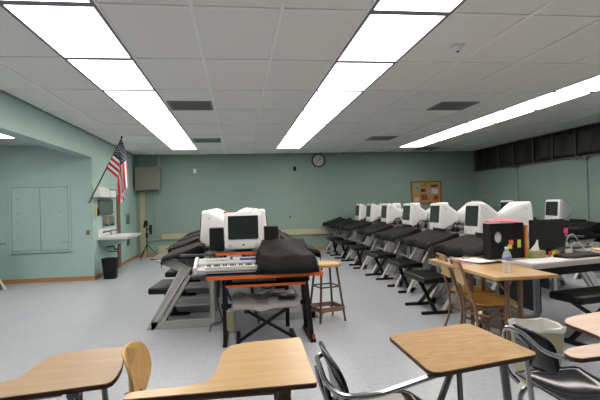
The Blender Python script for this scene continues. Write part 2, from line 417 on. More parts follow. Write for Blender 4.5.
b.loft([sq(.105, 0), sq(.14, .36), sq(.15, .37), sq(.15, .38), sq(.135, .38), sq(.1, .02)]); obj('bin_body', b, BLACK, t)
for k, (z0, z1) in enumerate(((.92, 1.16), (.4, .7))):
    t = thing('wall_grille', ['dark louvred wall grille beyond the sink, upper one', 'dark louvred wall grille beyond the sink, lower one'][k], 'grille', (X, 12.12, z0), 0, 'wall grilles')
    h = z1-z0; obj('grille_frame', MB().box(0, .012, -.14, .14, 0, .015).box(0, .012, -.14, .14, h-.015, h).box(0, .012, -.14, -.125, .015, h-.015).box(0, .012, .125, .14, .015, h-.015), GREYD, t)
    b = MB()
    for q in range(int(h/.03)-1): b.box(.002, .01, -.125, .125, .02+q*.03, .038+q*.03)
    obj('louvre', b, GREYD, t)
struct('trim_5', MB().box(X, X+.02, 11.62, 11.70, .08, H-.02), TEAL)

# ---- back wall: heater, conduit, cream rail
t = thing('unit_heater', 'grey box heater hung high in the back left corner', 'heater', (-2.28, YB-.25, 1.76))
obj('case', MB().box(-.31, .31, -.13, .15, 0, .6), HEATER, t, bevel=.012)
b = MB()
for q in range(8): b.box(-.26, .26, -.137, -.13, .05+q*.065, .075+q*.065)
obj('louvre', b, HEATER, t)
for x in (-.2, -.13, .27): obj('pipe', MB().tube([(x, .02, .6), (x, .02, .91)], .02, 8), TEALDIM, t)
obj('bracket', MB().box(-.3, .3, 0, .03, .86, .89), TEALDIM, t)
struct('trim_6', MB().box(-2.55, -2.42, YB-.03, YB, 0, 1.74), CREAM)
struct('trim_7', MB().box(-2.19, -2.15, YB-.03, YB, .55, 1.76).box(-2.42, 0, YB-.03, YB, .42, .45), TEALDIM)
struct('trim_8', MB().box(-2.0, 3.9, YB-.06, YB, .455, .6), CREAM)
struct('trim_9', MB().box(-2.1, -1.2, YB-.05, YB, .10, .28), CREAM)
setp(obj('wall_sensor', MB().box(-1.14, -1.07, YB-.03, YB, 2.2, 2.31), WHITEC, bevel=.005), 'tiny white sensor high on the back wall left of centre', 'sensor')
setp(obj('fire_alarm', MB().box(1.55, 1.63, YB-.04, YB, 2.21, 2.33).use(BLACK), mat('alarm_red', rgb(120, 30, 34), .4), bevel=.005), 'small dark red alarm box left of the wall clock', 'alarm')
setp(obj('wall_plate', MB().lathe([(.035, 0), (.035, .02), (.02, .025)], 12, Matrix.Translation((1.43, YB, .95))@Matrix.Rotation(PI/2, 4, 'X')), TRIMW), 'small round dark plate on the back wall right of the centre computers', 'wall plate')
t = thing('wall_clock', 'round wall clock with black rim and pale face on the back wall', 'clock', (2.26, YB, 2.49))
RX = Matrix.Rotation(PI/2, 4, 'X')
obj('rim', MB().lathe([(.19, 0), (.19, .05), (.175, .06), (.16, .045), (.16, .0)], 28, RX), BLACK, t)
obj('face', MB().lathe([(.16, .01), (.16, .03)], 28, RX), mat('clock_face', rgb(190, 194, 190), .5), t)
b = MB()
for k in range(12):
    a = k*PI/6; b.box(-.006, .006, .12, .145, .031, .034, RX@Matrix.Rotation(a, 4, 'Z'))
obj('hour_marks', b, BLACK, t)
for k, (L, a, wd) in enumerate(((.09, -1.0, .014), (.13, 2.6, .01))): obj('hand', MB().box(-wd/2, wd/2, -.02, L, .035+k*.003, .037+k*.003, RX@Matrix.Rotation(a, 4, 'Z')), BLACK, t)

# bulletin board and pinned sheets
t = thing('bulletin_board', 'cork bulletin board in a brown wooden frame on the back wall', 'bulletin board', (5.36, YB, 1.21))
obj('cork_panel', MB().box(-.42, .42, -.015, 0, .03, .61), CORK, t)
FRW = mat('frame_wood', rgb(116, 82, 50), .5)
obj('board_frame', MB().box(-.45, .45, -.03, 0, 0, .03).box(-.45, .45, -.03, 0, .61, .64).box(-.45, -.42, -.03, 0, .03, .61).box(.42, .45, -.03, 0, .03, .61), FRW, t)
SH = [(-.36, .38, .15, .17, 'sheet_blue', (130, 150, 176), 'pale blue picture sheet at the upper left of the bulletin board'), (-.3, .42, .07, .05, 'green', (70, 140, 70), 'dark green clipping pinned over the pale blue sheet'),
      (-.17, .49, .1, .06, 'green2', (84, 160, 84), 'green clipping at the top of the bulletin board left of centre'), (-.16, .33, .13, .09, 'dk', (96, 40, 44), 'dark maroon clipping near the middle of the bulletin board'),
      (-.16, .1, .2, .17, 'br', (150, 70, 50), 'large reddish brown picture low in the middle of the bulletin board'), (-.36, .06, .14, .12, 'wt', (190, 186, 180), 'pale sheet at the lower left of the bulletin board'),
      (.14, .47, .2, .06, 'bk', (60, 54, 60), 'dark strip clipping at the upper right of the bulletin board'), (.14, .28, .2, .15, 'w2', (196, 200, 190), 'pale sheet at the right middle of the bulletin board'),
      (.22, .1, .13, .12, 'rd', (176, 52, 50), 'red clipping at the lower right of the bulletin board'), (-.06, .52, .05, .06, 'rd2', (180, 60, 46), 'little red clipping at the top centre of the bulletin board'), (.02, .2, .09, .24, 'tn', (170, 150, 150), 'tall mauve sheet right of centre on the bulletin board')]
for i, (x, z, ww, hh, nm, c, l) in enumerate(SH):
    b = MB(); b.box(0, ww, -.002, 0, 0, hh, Matrix.Rotation(random.uniform(-.06, .06), 4, 'Y'))
    setp(obj('pinned_sheet', b, mat('sheet_'+nm, rgb(*c), .7), loc=(5.36+x, YB-.017-.003*(i % 3), 1.21+z)), l, 'paper', 'sheets on the bulletin board')
# poster near the right corner on the back wall: red lettering
t = thing('wall_notice', 'small white notice with red lettering on the wall near the back right corner', 'sign', (XR-.001, 12.42, 1.36), -PI/2)
obj('sheet', MB().box(-.11, .11, -.004, 0, 0, .17), mat('notice_paper', rgb(150, 160, 156), .6), t)
b = MB()
for z, n_ in ((.125, 5), (.085, 7), (.045, 4)):
    for k in range(n_): b.box(-.018*n_/2*1.2+k*.022, -.018*n_/2*1.2+k*.022+.014, -.006, -.004, z, z+.022)
obj('lettering', b, mat('sign_red', rgb(160, 60, 60), .6), t)

# ---- right wall high windows with blackout shades
w1 = struct('window_1', MB().box(XR-.02, XR, YF+.6, 12.98, 2.12, H-.02), BLACKM)
ys = [12.96, 12.36, 11.72, 11.04, 10.22, 9.55, 8.84, 8.1, 7.3, 6.5]
for i in range(9):
    y1, y0 = ys[i]-.01, ys[i+1]+.01
    def sf(u, v, y0=y0, y1=y1, i=i): return (XR-.035-.012*math.sin(u*9+i*2+v*2), y0+(y1-y0)*u, 2.11+v*.57)
    b = MB(); b.grid(sf, 14, 6)
    o = setp(obj('blackout_shade', b, SHADE, thick=.004), 'black blackout shade on the high side window, %s from the back wall' % ORD(i), 'window shade', 'blackout shades')
b = MB(); b.box(XR-.06, XR-.015, YF+.6, 12.98, 2.08, 2.11)
for y in ys[1:]: b.box(XR-.058, XR-.05, y-.012, y+.012, 2.11, 2.67)
b.box(XR-.06, XR-.02, 12.965, 13.0, 2.08, 2.68)
struct('trim_10', b, SHADEB)
for i, (y, l) in enumerate(((10.92, 'farther'), (8.58, 'nearer'))):
    t = thing('wall_conduit', 'thin painted conduit running down the right wall, %s one' % l, 'conduit', (XR, y, 0), 0, 'wall conduits')
    obj('pipe', MB().tube([(-.02, 0, .1), (-.02, 0, 2.06)], .012, 8), TEALDIM, t)
    obj('clip', MB().box(-.08, -.002, -.06, .04, 2.045, 2.078), STEEL, t); obj('clip', MB().tube(fillet([(-.08, .05, 2.06), (-.1, .12, 2.06), (-.1, .18, 2.03)], .02), .012, 6), STEEL, t)

# ================================================================== FURNITURE
# ---- all-in-one CRT computer (faces -Y locally, origin at base centre of the bezel)
def rsq(w_, h_, zc, y, r, n=4, lean=0, cx=0): return [(cx+x, y+lean*(z_), zc+z_) for x, z_ in rrect(-w_/2, w_/2, -h_/2, h_/2, r, n)]
def make_emac():
    t = thing('computer', '', 'computer')
    L = .10
    b = MB()
    secs = []
    for (y, ww, hh, zc, r) in ((.0, .385, .375, .215, .03), (.012, .405, .395, .215, .035), (.07, .402, .392, .215, .035), (.12, .385, .365, .215, .05), (.2, .33, .31, .21, .07), (.3, .235, .225, .2, .07), (.37, .17, .17, .195, .06), (.385, .12, .12, .195, .05)):
        secs.append(rsq(ww, hh, zc, y, r, 5, L*(1-y/.4)))
    b.loft(secs); obj('casing', b, PLASTIC, t, sharp=60)
    b = MB(); b.loft([rsq(.345, .265, .25, -.004, .012, 3, L, 0), rsq(.335, .255, .25, -.006, .01, 3, L), rsq(.32, .24, .25, .004, .01, 3, L), ]); 
    b2 = MB(); b2.loft([rsq(.33, .25, .252, .006, .01, 3, L), rsq(.325, .245, .252, -.0075, .01, 3, L)])
    b.bm.free()
    sc = obj('screen', b2, SCREEN, t)
    gm = mat('grille_cream', rgb(200, 200, 190), .5)
    for s in (-1, 1): obj('speaker_grille', MB().lathe([(.022, .0), (.024, .004), (.0225, .006)], 16, Matrix.Translation((s*.145, -.014, .062))@RX), gm, t)
    b = MB()
    M = Matrix.Translation((0, -.016, .068))@RX
    b.lathe([(.0075, 0), (.0085, .003)], 10, M@Matrix.Translation((-.003, -.001, 0))); b.lathe([(.0075, 0), (.0085, .003)], 10, M@Matrix.Translation((.003, -.001, 0)))
    b.box(-.001, .003, .009, .013, 0, .003, M@Matrix.Rotation(-.5, 4, 'Z')); obj('logo', b, BLACK, t)
    b = MB(); b.loft([[(x*.10, .2+y*.10, 0) for x, y in ((-1, -1), (1, -1), (1, 1), (-1, 1))], [(x*.09, .2+y*.09, .035) for x, y in ((-1, -1), (1, -1), (1, 1), (-1, 1))]]); obj('foot', b, GREYD, t, bevel=.004)
    b = MB(); b.lathe([(.009, 0), (.009, .003)], 8, Matrix.Translation((.196, .1, .33))@Matrix.Rotation(PI/2, 4, 'Y')); b.lathe([(.009, 0), (.009, .003)], 8, Matrix.Translation((-.199, .1, .33))@Matrix.Rotation(PI/2, 4, 'Y')); obj('side_button', b, GREYP, t)
    return t
emac = make_emac()
emac.location = (.055, 5.0, .838); emac.scale = (.95, .9, .97); emac['label'] = 'white all-in-one computer facing the camera with a red sticker'; 
st = MB(); st.box(-.185, -.085, -.0035, -.001, .3995, .4185)
setp(obj('red_sticker', MB().box(-.055, .055, -.002, 0, 0, .018, Matrix.Rotation(-.1, 4, 'X')), REDM, loc=(-.085, 5.045, 1.229)), 'small red sticker on the top edge of the front computer', 'sticker'); st.bm.free()

# ---- computer desk. local: users sit at -Y... length along X (1.2), floor bar along Y, user side is -Y
LITEDGE = mat('lit_edge_grey', rgb(216, 214, 208), .4)  # paler leg grey, the lit look of the edges put into colour
SHELF = mat('shelf_grey', rgb(66, 67, 69), .5)
def make_desk(backext):
    t = thing('keyboard_desk', '', 'desk')
    for x in (-.37, .37):
        s = MB()
        s.box(x-.03, x+.03, -.9, -.22, 0, .085)
        s.beam((x, -.86, .05), (x, -.50, .64), .05, .13, (1, 0, 0)) if False else None
        # slanted leg, wide plate in the YZ plane
        def yz(poly, th, xx=x):
            M = Matrix(((0, 0, 1, xx), (1, 0, 0, 0), (0, 1, 0, 0), (0, 0, 0, 1))); s.prism(poly, -th/2, th/2, M)
        yz([(-.94, .0), (-.86, .0), (-.46, .66), (-.56, .66)], .06)
        yz([(-.80, .085), (-.75, .085), (-.44, .60), (-.46, .64)], .05)
        yz([(-.84, .745), (-.62, .735), (-.40, .62), (-.44, .54), (-.50, .57), (-.81, .715)], .05)
        s.box(x-.025, x+.025, -.27, -.22, .085, .78)
        fr = obj('side_frame', s, GREYM, t, bevel=.004)
        e_ = MB(); e_.beam((x, -.943, .01), (x, -.563, .655), .06, .008, (1, 0, 0)) if 0 else None
        M = Matrix(((0, 0, 1, x), (1, 0, 0, 0), (0, 1, 0, 0), (0, 0, 0, 1))); e_.prism([(-.952, .004), (-.9405, .004), (-.5605, .66), (-.572, .66)], -.031, .031, M); obj('lit_edge', e_, LITEDGE, fr)  # thin pale strip paints the light caught by the leg's outer face
        e_ = MB(); M = Matrix(((0, 0, 1, x), (1, 0, 0, 0), (0, 1, 0, 0), (0, 0, 0, 1))); e_.prism([(-.859, .09), (-.85, .09), (-.462, .66), (-.471, .66)], -.031, .031, M); obj('lit_edge', e_, LITEDGE, fr)
    s = MB()
    s.box(-.545, .545, -.56, backext, .78, .805); obj('upper_shelf', s, SHELF, t, bevel=.003)
    s = MB(); s.box(-.34, .34, -.2, -.17, *((.30, .5) if backext < .1 else (.1, .76))); obj('back_panel', s, GREYD, t, bevel=.003)
    s = MB(); s.tube([(-.37, -.62, .42), (.37, -.62, .42)], .015, 8); obj('crossbar', s, GREYM, t)
    s = MB(); s.box(-.36, .36, -.90, -.5, .745, .752); obj('tray', s, BLACKM, t)
    return t
# digital piano under cover; local origin = desk origin ; body y from -.93.. 
def make_piano():
    t = thing('digital_piano', '', 'digital piano')
    T = Matrix.Rotation(math.radians(0), 4, 'X')
    b = MB(); b.loft([[(x, -.93, .757), (x, -.52, .757), (x, -.52, .84), (x, -.68, .82), (x, -.92, .765)] for x in (-.47, .47)]); obj('case', b, BLACK, t, bevel=.004)
    b = MB(); b.box(-.44, .44, -.905, -.80, .765, .778); obj('white_keys', b, WHITEC, t)
    b = MB(); b.beam((-.2, -.55, .85), (.2, -.55, .85), .01, .02); b.box(-.2, .2, -.575, -.565, .85, .93); obj('music_rest', b, BLACK, t)
    return t
def cover_fn(seed, L=.5):
    rnd = random.Random(seed); a, c, d = rnd.uniform(0, 6), rnd.uniform(0, 6), rnd.uniform(.8, 1.2)
    def f(u, v):
        x = (u-.5)*2*L; 
        # v 0 front hem .. 1 back hem; profile
        prof = [(-.945, .69), (-.95, .755), (-.935, .785), (-.8, .82), (-.66, .865), (-.56, .90), (-.515, .885), (-.505, .79)]
        s = v*(len(prof)-1); i = min(int(s), len(prof)-2); q = s-i
        y = prof[i][0]*(1-q)+prof[i+1][0]*q; z = prof[i][1]*(1-q)+prof[i+1][1]*q
        e = abs(x)/L
        if e > .95: z -= .03
        mid = math.sin(v*PI)
        z += (.006*math.sin(x*9*d+a)+.003*math.sin(x*23+c+v*5))*mid-.02*mid*(1-math.cos(x*3))
        y += .012*math.sin(x*14+a)*(1-v)
        if e >= .999: z = min(z, .77+.02*math.sin(v*6)); 
        return (x, y, z)
    return f
def make_cover(seed):
    b = MB(); b.grid(cover_fn(seed), 28, 14)
    o = obj('dust_cover', b, BLACKCLOTH, thick=.003, sharp=50); return setp(o, '', 'dust cover')
def make_bench():
    t = thing('piano_bench', '', 'bench')
    b = MB(); b.box(-.33, .33, -.17, .17, .36, .43); obj('seat', b, VINYL, t, bevel=.02)
    for s in (-1, 1): obj('leg', MB().beam((-s*.26, -.012*s, .36), (s*.26, -.012*s, .03), .024, .045, (0, 1, 0)), BLACKM, t, bevel=.002)
    for s in (-1, 1): obj('foot_bar', MB().box(s*.26-.02, s*.26+.02, -.18, .18, 0, .035), BLACKM, t, bevel=.006)
    obj('pivot_bolt', MB().lathe([(.015, -.04), (.015, .04)], 10, Matrix.Translation((0, 0, .195))@RX), CHROME, t)
    return t

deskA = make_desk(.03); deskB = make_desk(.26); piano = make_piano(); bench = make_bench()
covers = [make_cover(k) for k in range(4)]
for k in covers: k['tmpl'] = 1
used = set()
def put(root, loc, rz, label, group):
    if root.name not in used:
        used.add(root.name); root.location = loc; root.rotation_euler = (0, 0, rz); root['label'] = label; root['group'] = group
        if 'tmpl' in root: del root['tmpl']
        return root
    return dup(root, loc, rz, label, group)
used_e = False
# rotation so local -Y points at -X : rotate by -90deg  (-Y -> -X) ; for facing +X rotate +90
RL, RR = -PI/2, PI/2
eg = 'white computers back to back'
SHZ = .806
def station(i, y, x0, rz, where, side, deskm, ex, eu=True, pianox=0, benchx=None, e_yaw=0, grp='', n_cover=None, has_piano=True):
    nm = '%s from camera' % ORD(i)
    put(deskm, (x0, y, 0), rz, 'grey metal keyboard desk, %s on the %s' % (nm, where), 'keyboard desks on the '+where)
    if has_piano:
        px_ = x0+pianox
        put(piano, (px_, y, 0), rz, 'black covered digital piano, %s on the %s' % (nm, where), 'digital pianos on the '+where)
        put(covers[i % 4], (px_, y, 0), rz, 'black cloth piano cover, %s on the %s' % (nm, where), 'piano covers on the '+where)
    if eu: 
        e_ = dup(emac, (ex, y+(.06 if ex == -.42 else 0), SHZ), rz+e_yaw, 'white all-in-one computer, %s on the %s' % (nm, where), 'computers on the '+where); e_.scale = (1.04, 1, 1.1)
    if benchx is not None: put(bench, (benchx[0], benchx[1], 0), PI/2+random.uniform(-.08, .08), 'black folding piano bench, %s on the %s' % (nm, where), 'benches on the '+where)

LY = [5.72, 7.0, 8.28, 9.56]
for i, y in enumerate(LY):
    station(i, y, -.05-.02*i, RL, 'left of the centre island', 'L', deskA, -.42-.015*i, pianox=.19 if i == 0 else .09, benchx=(-.80-.02*i, 5.72+1.28*i))
for i, y in enumerate(LY):
    station(i, y+.12, -.05-.02*i+.01, RR, 'right of the centre island', 'R', deskA, .34-.03*i, benchx=(.72, y+.2) if i > 0 else None)
RY = [5.0, 6.2, 7.44, 8.75, 10.15, 11.4, 12.5]
for i, y in enumerate(RY):
    by = [None, 5.55, 6.85, 8.05, 9.45, 10.75, 11.9][i]
    station(i, y, 3.3, RL, 'left of the right island', 'L', deskB, 3.17, eu=i > 0, pianox=-.03, benchx=(2.24 if i == 1 else 2.42, by) if by else None)
for i, y in enumerate(RY[1:]):
    station(i, y, 3.86, RR, 'right of the right island', 'R', deskB, 3.94, pianox=0)
WY = [7.35, 8.68, 10.35, 11.8]
for i, y in enumerate(WY):
    station(i, y, 6.2, RL, 'row along the right wall', 'W', deskB, 6.1, eu=i > 0, pianox=0, e_yaw=.02)
# a station glimpsed at the very left edge in the side space
dup(deskA, (-4.85, 8.3, 0), PI/2, 'grey keyboard desk cut off by the left edge of the photo', 'desk')
del_ = dup(piano, (-4.85, 8.3, 0), PI/2, 'black piano cut off by the left edge of the photo', 'side space')

# headphones left on the shelves beside the computers of the right island
hp = thing('headphones', '', 'headphones')
b = MB(); b.tube([(.075*math.cos(a*PI/10), 0, .07+.075*math.sin(a*PI/10)) for a in range(11)], .009, 8); obj('headband', b, BLACK, hp)
for s in (-1, 1): obj('ear_cup', MB().lathe([(.02, -.02), (.04, -.015), (.042, .01), (.03, .02)], 14, Matrix.Translation((s*.07, 0, .045))@Matrix.Rotation(PI/2, 4, 'Y')), BLACK, hp)
for i, y in enumerate(RY[1:]):
    for k, dx in enumerate((.12,)):
        l = 'black headphones beside the computer, %s from camera on the left of the right island' % ORD(i+1)
        p = (3.32+.02*(i % 2), y-.38, .8055)
        if i == 0: hp.location = p; hp.rotation_euler = (0, 0, .6); hp['label'] = l; hp['group'] = 'headphones on the right island'
        else: dup(hp, p, .6+i*.9, l, 'headphones on the right island')

# ---- microphone stand in the back left corner
t = thing('microphone_stand', 'black tripod microphone stand in the back left corner', 'stand', (-2.32, 12.72, 0))
obj('pole', MB().tube([(0, 0, .2), (0, 0, .95)], .012, 8), BLACKM, t)
for k in range(3):
    a = k*2*PI/3+.2; obj('leg', MB().tube([(0, 0, .36), (.33*math.cos(a), .33*math.sin(a), .012)], .011, 6), BLACKM, t)
obj('clutch', MB().tube([(0, 0, .55), (0, 0, .66)], .03, 8).tube([(0, 0, .85), (0, 0, .98)], .032, 8), BLACKM, t)
obj('head', MB().tube([(.1, 0, .62), (.1, 0, .86)], .035, 8).tube([(0, 0, .75), (.1, 0, .75)], .015, 6).tube([(-.06, 0, .8), (-.02, 0, .98)], .03, 8), BLACKM, t)

# ---- front keyboard desk with orange edges
t = thing('studio_desk', 'black studio desk with orange-edged shelves at the near end of the centre island', 'desk', (.245, 4.4, 0))
TOPB = mat('desk_black', rgb(34, 34, 36), .45)
def shelf(nm, x0, x1, y0, y1, z0, z1):
    s = obj(nm, MB().box(x0, x1, y0+.008, y1, z0, z1), TOPB, t, bevel=.002)
    obj('edge_band', MB().box(x0, x1, y0, y0+.0078, z0, z1), ORANGE, s); return s
shelf('keyboard_shelf', -.54, .53, 0, .52, .64, .67)
shelf('lower_shelf', -.37, .37, .05, .40, .557, .58)
shelf('monitor_shelf', -.47, .30, .47, .95, .812, .837)
for s in (-1, 1):
    M = Matrix(((0, 0, 1, s*.42), (1, 0, 0, 0), (0, 1, 0, 0), (0, 0, 0, 1)))
    if s < 0:
        obj('leg', MB().box(-.405, -.37, .12, .155, 0, .64), BLACKM, t); obj('leg', MB().box(-.40, -.37, .72, .76, 0, .81), BLACKM, t)
    else:
        obj('leg', MB().beam((.38, .14, .64), (.43, .12, 0), .038, .045, (0, 1, 0)), BLACKM, t); obj('leg', MB().beam((.36, .2, .60), (.44, .6, 0), .04, .04, (0, 1, 0)), BLACKM, t)
        obj('leg', MB().box(.24, .28, .72, .76, 0, .81), BLACKM, t)
obj('foot_bar', MB().box(-.41, -.37, .1, .76, 0, .03), BLACKM, t); obj('foot_bar', MB().box(.41, .46, .08, .65, 0, .03), BLACKM, t)
obj('crossbar', MB().box(-.42, .4, .22, .25, .335, .375), BLACKM, t)
obj('tape', MB().box(.43, .455, .088, .0935, .02, .075), REDM, t)
# rack unit on the lower shelf
t = thing('mixer_unit', 'slim black audio unit with a pale grille on the lower orange-edged shelf', 'audio unit', (.24, 4.5, .5805))
obj('case', MB().box(-.34, .42, 0, .25, 0, .055), BLACK, t, bevel=.003)
b = MB()
for k in range(24): b.box(-.3+k*.017, -.288+k*.017, -.003, 0, .016, .04)
obj('front_grille', b, mat('grille_grey', rgb(150, 146, 140), .5), t)
# synthesiser
t = thing('synthesizer', 'silver synthesizer keyboard with a blue display strip, half under a black cover', 'keyboard', (.19, 4.50, .685))
b = MB(); b.loft([[(x, 0, 0), (x, .32, 0), (x, .33, .09), (x, .29, .115), (x, .15, .085), (x, .142, .05), (x, .01, .045), (x, 0, .035)] for x in (-.575, .50)])
SILV = mat('silver_plastic', rgb(186, 188, 192), .3, metal=.15)
obj('case', b, SILV, t, bevel=.004)
b = MB()
for k in range(46): b.box(-.5+k*.0213, -.5+k*.0213+.0203, .005, .138, .046, .060)
kk = obj('white_keys', b, WHITEC, t)
b = MB()
for k in range(45):
    if k % 7 not in (2, 6): b.box(-.5+(k+1)*.0213-.006, -.5+(k+1)*.0213+.006, .055, .138, .061, .072)
obj('black_keys', b, BLACK, t)
for x in (-.575, .50):
    s = -1 if x < 0 else 1
    b = MB(); b.loft([[(x+s*dx, y*q+(1-q)*.16, z*q+(1-q)*.05) for y, z in ((-.01, 0), (.33, 0), (.34, .1), (.3, .13), (.16, .1), (.1, .075), (0, .062))] for dx, q in ((0, 1), (.025, 1), (.035, .9))]); obj('end_cheek', b, SILV, t, bevel=.004)
b = MB(); T = Matrix.Translation((0, .152, .0875))@Matrix.Rotation(math.atan2(.03, .14), 4, 'X')
b.use(BLUE).box(-.18, .05, .04, .1, 0, .003, T).use(BLACK)
obj('display_strip', b, mat('lcd_blue', rgb(96, 124, 170), .3) if 0 else None, t)
b = MB(); b.use(GREYP)
for k in range(10): b.box(-.5+k*.03, -.48+k*.03, .05, .062, 0, .004, T); 
for k in range(12): b.box(.08+k*.03, .095+k*.03, .05, .062, 0, .004, T)
obj('panel_buttons', b, None, t)
obj('dial', MB().lathe([(.014, 0), (.012, .012)], 12, T@Matrix.Translation((-.26, .1, 0))), GREYD, t)
obj('foot', MB().box(-.5, .44, .05, .27, -.0145, 0), BLACK, t)
obj('front_slot', MB().box(-.5, .3, -.002, 0, .016, .021), BLACK, t)
# two black loudspeakers
def speaker(x, y, z, l):
    t = thing('loudspeaker', l, 'loudspeaker', (x, y, z), 0, 'speakers flanking the front computer')
    obj('cabinet', MB().box(-.075, .075, 0, .14, 0, .24), BLACK, t, bevel=.006)
    obj('front_cloth', MB().box(-.07, .07, -.006, 0, .005, .235), mat('speaker_cloth', rgb(16, 16, 18), .9), t, bevel=.003)
speaker(-.175-.05, 5.13, .838, 'black loudspeaker left of the front computer'); speaker(.355, 5.13, .838, 'black loudspeaker right of the front computer')
# black cover thrown over the right half
def bagf(u, v):
    x = -.31+.55*u; y = 0+.62*v
    e = min(u, 1-u)*2; f = min(1, e*5)**.5
    z = .125+.155*v
    g = min(1, v*6)**.5
    z = z*(.25+.75*min(1, e*7)**.6)*g+.004
    if v > .95: z *= .5
    z += .006*math.sin(u*11+v*4)*f*g+.005*math.sin(u*19-v*13)*f*g
    x += .05*(v-.5)*(-1 if u > .5 else 1)*1.0+.015*math.sin(v*9)
    y += .02*math.sin(u*7)*(1-v)-(.03 if .1 < u < .9 else 0)*(1-v)
    return (x, y, z)
b = MB(); b.grid(bagf, 40, 34)
setp(obj('black_cover', b, BLACKCLOTH, loc=(.48, 4.40, .671), thick=.004, sharp=60), 'large crumpled black cloth cover heaped over the right half of the silver keyboard', 'cover')
setp(obj('orange_strap', MB().box(-.035, .035, -.012, .012, 0, .01, Matrix.Rotation(-.5, 4, 'Z')), mat('salmon_plastic', rgb(230, 130, 96), .5), loc=(.74, 4.43, .672), bevel=.003), 'small orange tag at the right corner of the studio desk', 'tag')
# X stand with wrapped keyboard under the desk
t = thing('keyboard_stand', 'black folding X stand under the orange-edged desk', 'stand', (.25, 4.62, 0))
for s in (-1, 1):
    obj('leg', MB().beam((-s*.19, .02+s*.014, .30), (s*.26, .02+s*.014, .02), .026, .035, (0, 1, 0)), BLACKM, t)

for s in (-.27, .27): obj('foot_bar', MB().box(s-.02, s+.02, -.05, .34, 0, .025), BLACKM, t); obj('arm', MB().box(s*.7-.02, s*.7+.02, -.05, .34, .288, .31), BLACKM, t)
t = thing('wrapped_keyboard', 'grey keyboard wrapped in clear plastic lying on the X stand', 'keyboard', (.25, 4.60, .311))
b = MB(); b.loft([[(x, 0, 0), (x, .34, 0), (x, .35, .06), (x, .27, .1), (x, .05, .085), (x, -.005, .04)] for x in (-.33, -.31, .31, .33)]); obj('case', b, mat('warm_grey', rgb(178, 172, 170), .35), t, bevel=.01)
def wrapf(u, v): return (-.32+.64*u+.01*math.sin(v*9), -.03+.37*v, .09*min(1, v*5)+.018+.02*math.sin(u*19)*math.cos(v*6+u*5)*min(1, v*3)-.03*math.exp(-((u-.42)/.12)**2))
b = MB(); b.grid(wrapf, 30, 12); obj('plastic_wrap', b, mat('plastic_film', rgb(205, 200, 202), .2, alpha=.7, bump=.5, bscale=25), t, thick=.002)
obj('control_panel', MB().box(.12, .28, -.012, .12, .09, .112), BLACK, t, bevel=.004)
# cables and socket box behind the desk
def cable(nm, pts, r, M, l, g=None):
    b = MB(); b.tube(fillet(pts, .12, 5), r, 6); return setp(obj(nm, b, M), l, 'cable', g)
cable('blue_cable', [(-.12, 5.08, .60), (-.14, 5.07, .45), (-.08, 5.08, .3), (.0, 5.1, .22), (.12, 5.1, .26), (.2, 5.12, .1), (.2, 5.3, .01)], .012, BLUE, 'thick blue cable hanging behind the left leg of the studio desk')
cable('blue_cable', [(.35, 5.2, .55), (.4, 5.2, .44), (.5, 5.2, .50), (.62, 5.2, .48)], .014, BLUE, 'blue cable looping under the right end of the studio desk')
cable('black_cable', [(-.2, 5.2, .6), (-.24, 5.2, .3), (-.18, 5.22, .06), (-.3, 5.25, .05), (-.32, 5.1, .01)], .006, BLACK, 'thin black cable hanging to the floor left of the studio desk')
cable('black_cable', [(.1, 5.25, .78), (.14, 5.2, .5), (.3, 5.18, .38), (.45, 5.2, .5), (.5, 5.25, .78)], .006, BLACK, 'thin black cable drooping behind the wrapped keyboard')
setp(obj('power_box', MB().box(-.16, -.06, 5.0, 5.08, .2-.2, .22), mat('cream_box', rgb(206, 204, 170), .5), bevel=.004), 'cream power socket box on the floor behind the studio desk', 'socket box')

# ---- wooden stool
t = thing('stool', 'round wooden stool with brown metal legs right of the studio desk', 'stool', (.97, 5.34, 0))
obj('seat', MB().lathe([(.15, .60), (.168, .606), (.172, .625), (.163, .638), (.02, .634)], 32), STOOLW, t)
C4 = [(math.cos(PI/4+k*PI/2+.25), math.sin(PI/4+k*PI/2+.25)) for k in range(4)]
for c, s_ in C4: obj('leg', MB().tube([(c*.13, s_*.13, .6), (c*.215, s_*.235, 0)], .013, 8), BROWND, t)
b = MB()
for k in range(4):
    a, c = C4[k], C4[(k+1) % 4]
    for z in (.38, ):
        r = .13+.105*(1-z/.6); b.tube([(a[0]*r, a[1]*r, z), (c[0]*r, c[1]*r, z)], .009, 8)
obj('upper_rung', b, BROWND, t)
b = MB()
for k in range(4):
    a, c = C4[k], C4[(k+1) % 4]; r = .13+.105*(1-.14/.6)
    b.beam((a[0]*r, a[1]*r, .14), (c[0]*r, c[1]*r, .14), .012, .05)
    b.prism([(0, 0), (.07, 0), (.03, -.03), (.012, -.11), (0, -.11)], -.004, .004, Matrix(((c[0]-a[0])/abs(complex(c[0]-a[0], c[1]-a[1])), 0, 0, 0) for _ in range(4)) if 0 else Matrix.Translation((a[0]*r, a[1]*r, .125))@Matrix.Rotation(math.atan2(c[1]-a[1], c[0]-a[0]), 4, 'Z')@RX)
obj('lower_brace', b, BROWNM, t)

